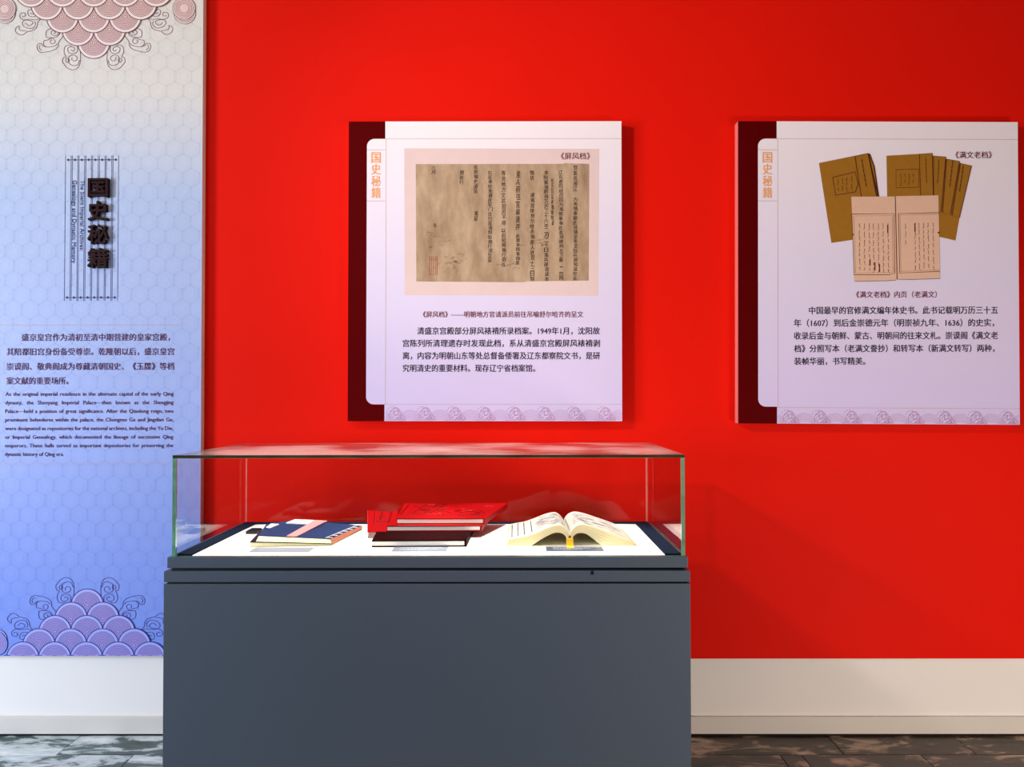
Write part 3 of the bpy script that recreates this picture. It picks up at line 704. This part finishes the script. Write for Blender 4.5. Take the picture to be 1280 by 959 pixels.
# red hardcover books
def hardback(root, lo, hi, ct=0.003, cover=None, pages=None, inset=0.004):
    """covers below and above a page block, spine at the back"""
    lo, hi = [Vector(p) for p in lo], [Vector(p) for p in hi]
    up_ = [(h-l).normalized() for l, h in zip(lo, hi)]
    MB().hexa(rel(root, lo), rel(root, [l+u*ct for l, u in zip(lo, up_)])).build('cover', cover or M['red_cover'], root)
    MB().hexa(rel(root, [h-u*ct for h, u in zip(hi, up_)]), rel(root, hi)).build('cover', cover or M['red_cover'], root)
    c = sum(lo, Vector())/4
    pl = [l+u*ct+(Vector((c.x, c.y, 0))-Vector((l.x, l.y, 0))).normalized()*inset for l, u in zip(lo, up_)]
    ph = [h-u*ct+(Vector((c.x, c.y, 0))-Vector((h.x, h.y, 0))).normalized()*inset for h, u in zip(hi, up_)]
    MB().hexa(rel(root, pl), rel(root, ph)).build('page_block', pages or M['page_white'], root)
    s0, s1, s2, s3 = lo[1], lo[2], hi[2], hi[1]; dy = Vector((0.004, 0, 0))
    MB().hexa(rel(root, [s0, s1, s2, s3]), rel(root, [s0+dy, s1+dy, s2+dy, s3+dy])).build('spine', cover or M['red_cover'], root)
gr = 'red hardcover books in the case'
l0, l1 = P(464.8, 684.3, F), P(581.5, 683.6, F)
l2, l3 = P(592, 662, F), P(476, 662, F)
lowb = empty('red_book', ((l0.x+l1.x)/2, (l0.y+l2.y)/2, F), 'bottom red hardcover book of the three, lying flat beneath the others', 'book', gr)
H1 = 0.021
hardback(lowb, [l0, l1, l2, l3], [p+Vector((0, 0, H1)) for p in (l0, l1, l2, l3)], 0.0035, M['red_shaded'])
zz = F+H1+0.0006
m0, m1 = P(483, 664.5, zz), P(601, 664.0, zz)
dep = Vector((0.0, 0.215, 0))
mid_lo = [m0, m1, m1+dep+Vector((0.02, 0, 0.004)), m0+dep+Vector((0.0, 0, 0.004))]
H2 = 0.0185
mb_ = empty('red_book', ((m0.x+m1.x)/2, m0.y+0.1, zz), 'middle red hardcover book of the three with its patterned flap out to the left', 'book', gr)
hardback(mb_, mid_lo, [p+Vector((0, 0, H2)) for p in mid_lo], 0.003)
# patterned flap leaning up to the left
f0, f1 = P(459.2, 664.8, zz), P(482.5, 664.8, zz)
fz = zz+0.040
f3, f2 = P(459.2, 638.4, fz), P(498, 638.2, fz)
f1b = P(494, 655, zz+0.016)
flap = [f0, f1, f1b, f2, f3]
nrm = (f1-f0).cross(f3-f0).normalized()*0.003
MB().hexa(rel(mb_, [p-nrm for p in flap]), rel(mb_, flap)).build('flap', M['red_cover'], mb_)
mbd = MB(); mbh = MB()
def fp(u, v): return Vector(f0).lerp(Vector(f1), u).lerp(Vector(f3).lerp(Vector(f2), u), v)
ml = Vector(mb_.location)
for (u0, v0, u1, v1) in ((.3, .3, .25, .97), (.34, .97, .8, .97), (.8, .97, .88, .4), (.34, .45, .84, .45), (.5, .5, .5, .92), (.42, .7, .7, .7)):
    rod(mbd, fp(u0, v0)-ml+nrm*.3, fp(u1, v1)-ml+nrm*.3, 0.0011)
rod(mbh, fp(0.01, 0)-ml+nrm*.3, fp(0.01, 1)-ml+nrm*.3, 0.0009); rod(mbh, fp(0.33, .3)-ml+nrm*.3, fp(0.28, .97)-ml+nrm*.3, 0.0006)
mbd.build('embossing', M['emboss'], mb_, kind='stuff'); mbh.build('edge_highlight', M['emboss_hi'], mb_, kind='stuff')
z3 = zz+H2+0.0006
u0_, u1_ = P(495.5, 655.2, z3), P(604.5, 655.2, z3)
u1_.y = u0_.y = min(u0_.y, u1_.y)
back_z = 0.020
bl, brr = Vector(u0_)+Vector((-0.005, 0.23, back_z)), Vector(u1_)+Vector((0.075, 0.23, back_z))
H3 = 0.0185
topb = empty('red_book', ((u0_.x+u1_.x)/2, u0_.y+0.12, z3), 'top red embossed hardcover book of the three, tilted up at the back', 'book', gr)
tlo = [Vector(u0_), Vector(u1_), brr, bl]; thi = [p+Vector((0, 0, H3)) for p in tlo]
hardback(topb, tlo, thi, 0.003)
mbd, mbh = MB(), MB(); tL = Vector(topb.location)
def tp(u, v): return thi[0].lerp(thi[1], u).lerp(thi[3].lerp(thi[2], u), v)+Vector((0, 0, 0.0006))-tL
rod(mbd, tp(0.02, .25), tp(0.05, .85), 0.0012); rod(mbd, tp(0.1, .3), tp(0.96, .22), 0.0006)
for i in range(26):
    u, v = random.uniform(.1, .9), random.uniform(.2, .9)
    pts = [tp(u+dx, v+dv) for dx, dv in ((0, 0), (random.uniform(.01, .06), random.uniform(-.1, .1)), (random.uniform(.05, .1), random.uniform(-.12, .12)))]
    for p, q in zip(pts, pts[1:]): rod(mbh if i % 3 == 0 else mbd, p, q, 0.0008)
for u in (.15, .27, .34): rod(mbd, tp(u, .35), tp(u+.08, .9), 0.0010); rod(mbh, tp(u+.008, .35), tp(u+.088, .9), 0.0005)
mbd.build('embossing', M['emboss'], topb, kind='stuff'); mbh.build('embossing_highlight', M['emboss_hi'], topb, kind='stuff')
# support under the tilted back of the top book
MB().hexa(rel(topb, [bl+Vector((.03, -.05, -.0245)), brr+Vector((-.09, -.05, -.0245)), brr+Vector((-.09, -.02, -.0245)), bl+Vector((.03, -.02, -.0245))]),
          rel(topb, [bl+Vector((.03, -.05, -.0052)), brr+Vector((-.09, -.05, -.0052)), brr+Vector((-.09, -.02, -.002)), bl+Vector((.03, -.02, -.002))])).build('hinge_fold', M['red_shaded'], topb)

# open book
fy, by = P(700, 682.5, F).y, P(700, 661.5, F).y
XG = P(712, 682, F).x
ob = empty('open_book', (XG, (fy+by)/2, F), 'open cream book with arched pages and yellow ribbon, right in the glass case', 'book')
L_top = [(-.190, .019), (-.165, .024), (-.135, .030), (-.10, .043), (-.07, .056), (-.045, .0635), (-.028, .064), (-.014, .055), (-.005, .043), (0.0, .034)]
L_bot = [(-.198, .0), (-.17, .0), (-.145, .0), (-.122, .0), (-.09, .020), (-.06, .036), (-.04, .042), (-.022, .038), (-.012, .029), (-.007, .022)]
R_top = [(0.0, .034), (.006, .046), (.016, .058), (.032, .066), (.052, .0655), (.085, .056), (.115, .045), (.15, .032), (.18, .020), (.192, .014)]
R_bot = [(.007, .022), (.012, .030), (.022, .038), (.036, .0405), (.052, .037), (.07, .024), (.088, .010), (.106, .0), (.15, .0), (.202, .0)]
dy = (by-fy)/2
def leaf(bot, top, name):
    mb = MB(); n = len(top)
    bs = smooth(bot, 3); ts = smooth(top, 3); n = len(bs)
    v = [(x, -dy, z) for x, z in bs]+[(x, -dy, z) for x, z in ts]+[(x, dy, z*.92) for x, z in bs]+[(x, dy, z*.92) for x, z in ts]
    fs, mi = [], []
    for i in range(n-1):
        fs += [(i, i+1, n+i+1, n+i), (2*n+i+1, 2*n+i, 3*n+i, 3*n+i+1), (n+i, n+i+1, 3*n+i+1, 3*n+i), (i+1, i, 2*n+i, 2*n+i+1)]; mi += [0, 0, 1, 0]
    fs += [(0, n, 3*n, 2*n), (n-1, 3*n-1, 4*n-1, 2*n-1)]; mi += [0, 0]
    mb.v = v; mb.f = fs; mb.mi = mi
    mb.build(name, [M['page_cream'], M['page_top']], ob)
    return ts, bs
tL_, bL_ = leaf(L_bot, L_top, 'left_pages'); tR_, bR_ = leaf(R_bot, R_top, 'right_pages')
def arcpt(ts, u, v):
    f = u*(len(ts)-1); i = min(int(f), len(ts)-2); t = f-i
    x = ts[i][0]+(ts[i+1][0]-ts[i][0])*t; z = ts[i][1]+(ts[i+1][1]-ts[i][1])*t
    return Vector((x, -dy+2*dy*v, z*(1-.08*v)+0.0009))
mb = MB()                                                   # printed text and picture strokes
for ts, ua, ub in ((tL_, .05, .28), (tR_, .08, .1)):
    for c in range(4 if ua < .06 else 1):
        u = ua+(ub-ua)*c/3; v = .12
        while v < .92:
            l = random.uniform(.02, .05); p = arcpt(ts, u, v); q = arcpt(ts, u, v+l); s = Vector((.0018, 0, 0))
            mb.add([p-s, p+s, q+s, q-s], [(0, 1, 2, 3)]); v += l+random.uniform(.015, .04)
M['print_grey'] = mat('grey_print', rgb(62, 62, 70), 0.8, 0.1)
mb.build('printed_text', M['print_grey'], ob, kind='stuff')
mb = MB()
for ts, ua, ub in ((tL_, .3, .9), (tR_, .2, .92)):
    for _ in range(80):
        u, v = random.uniform(ua, ub-.12), random.uniform(.08, .9); pr = None
        for st in range(4):
            p = arcpt(ts, u+st*.03, v+math.sin(st+u*20)*.015)
            if pr: s = Vector((0, .0019, 0)); mb.add([pr-s, p-s, p+s, pr+s], [(0, 1, 2, 3)])
            pr = p
M['print_pale'] = mat('pale_picture_ink', rgb(112, 112, 124), 0.8, 0.1)
mb.build('printed_picture', M['print_pale'], ob, kind='stuff')
mb = MB()                                                   # single leaf edges along the fore-face
for ts, bs in ((tL_, bL_), (tR_, bR_)):
    for q in (.2, .4, .6, .8):
        pr = None
        for i in range(len(ts)):
            p = Vector((bs[i][0]+(ts[i][0]-bs[i][0])*q, -dy-.0006, bs[i][1]+(ts[i][1]-bs[i][1])*q))
            if pr: s = Vector((0, 0, .0004)); mb.add([pr-s, p-s, p+s, pr+s], [(0, 1, 2, 3)])
            pr = p
mb.build('leaf_edges', M['tan'], ob, kind='stuff')
MB().hexa([(.185, -dy+.004, .0002), (.212, -dy+.004, .0002), (.206, dy-.004, .0002), (.176, dy-.004, .0002)], [(.18, -dy+.004, .010), (.212, -dy+.004, .0012), (.206, dy-.004, .0012), (.172, dy-.004, .010)]).build('side_strip', M['tan'], ob)  # tan wedge along the right end of the pages
mb = MB(); rp = [(0.0, .024), (-.0012, .0232), (-.0022, .012), (-.004, .0016), (-.022, .0012), (-.040, .0012)]
for (ya, za), (yb_, zb) in zip(rp, rp[1:]):
    mb.hexa([(-.011, -dy+ya, za), (.011, -dy+ya, za), (.011, -dy+yb_, zb), (-.011, -dy+yb_, zb)], [(-.011, -dy+ya-.0008, za+.0006), (.011, -dy+ya-.0008, za+.0006), (.011, -dy+yb_-.0008, zb+.0006), (-.011, -dy+yb_-.0008, zb+.0006)])
mb.build('yellow_ribbon', M['yellow'], ob)
MB().box(-.009, .009, -dy+.001, dy-.001, .018, .0235).build('spine', M['page_cream'], ob)

# caption cards
for (xa, xb, ya, yb_, lab) in ((311, 386, 690, 684.8, 'pale grey caption card lying before the blue thread-bound books'),
                               (489, 558, 689.5, 684.2, 'grey caption card lying before the stack of red books'),
                               (683, 755, 689, 683.6, 'dark grey caption card lying before the open book')):
    a, b_ = P(xa, ya, F), P(xb, ya, F); dpt = P(xa, yb_, F).y-a.y
    cd = empty('caption_card', ((a.x+b_.x)/2, a.y, F), lab, 'caption card', 'caption cards in the case')
    hw = (b_.x-a.x)/2
    MB().box(-hw, hw, 0, dpt, 0, 0.0010).build('card', mat('grey_card_plastic', {311: rgb(150, 158, 176), 489: rgb(128, 134, 150), 683: rgb(84, 92, 110)}[xa], 0.3, 0.4), cd)
    mb = MB()
    for r_ in range(3):
        yv = dpt*(.75-.25*r_); x = -hw*.75
        while x < hw*(.8-.3*r_):
            l = random.uniform(.004, .012); mb.add([(x, yv, .0013), (x+l, yv, .0013), (x+l, yv+.004, .0013), (x, yv+.004, .0013)], [(0, 1, 2, 3)]); x += l+.003
    mb.build('printed_lines', M['card_text'], cd, kind='stuff')
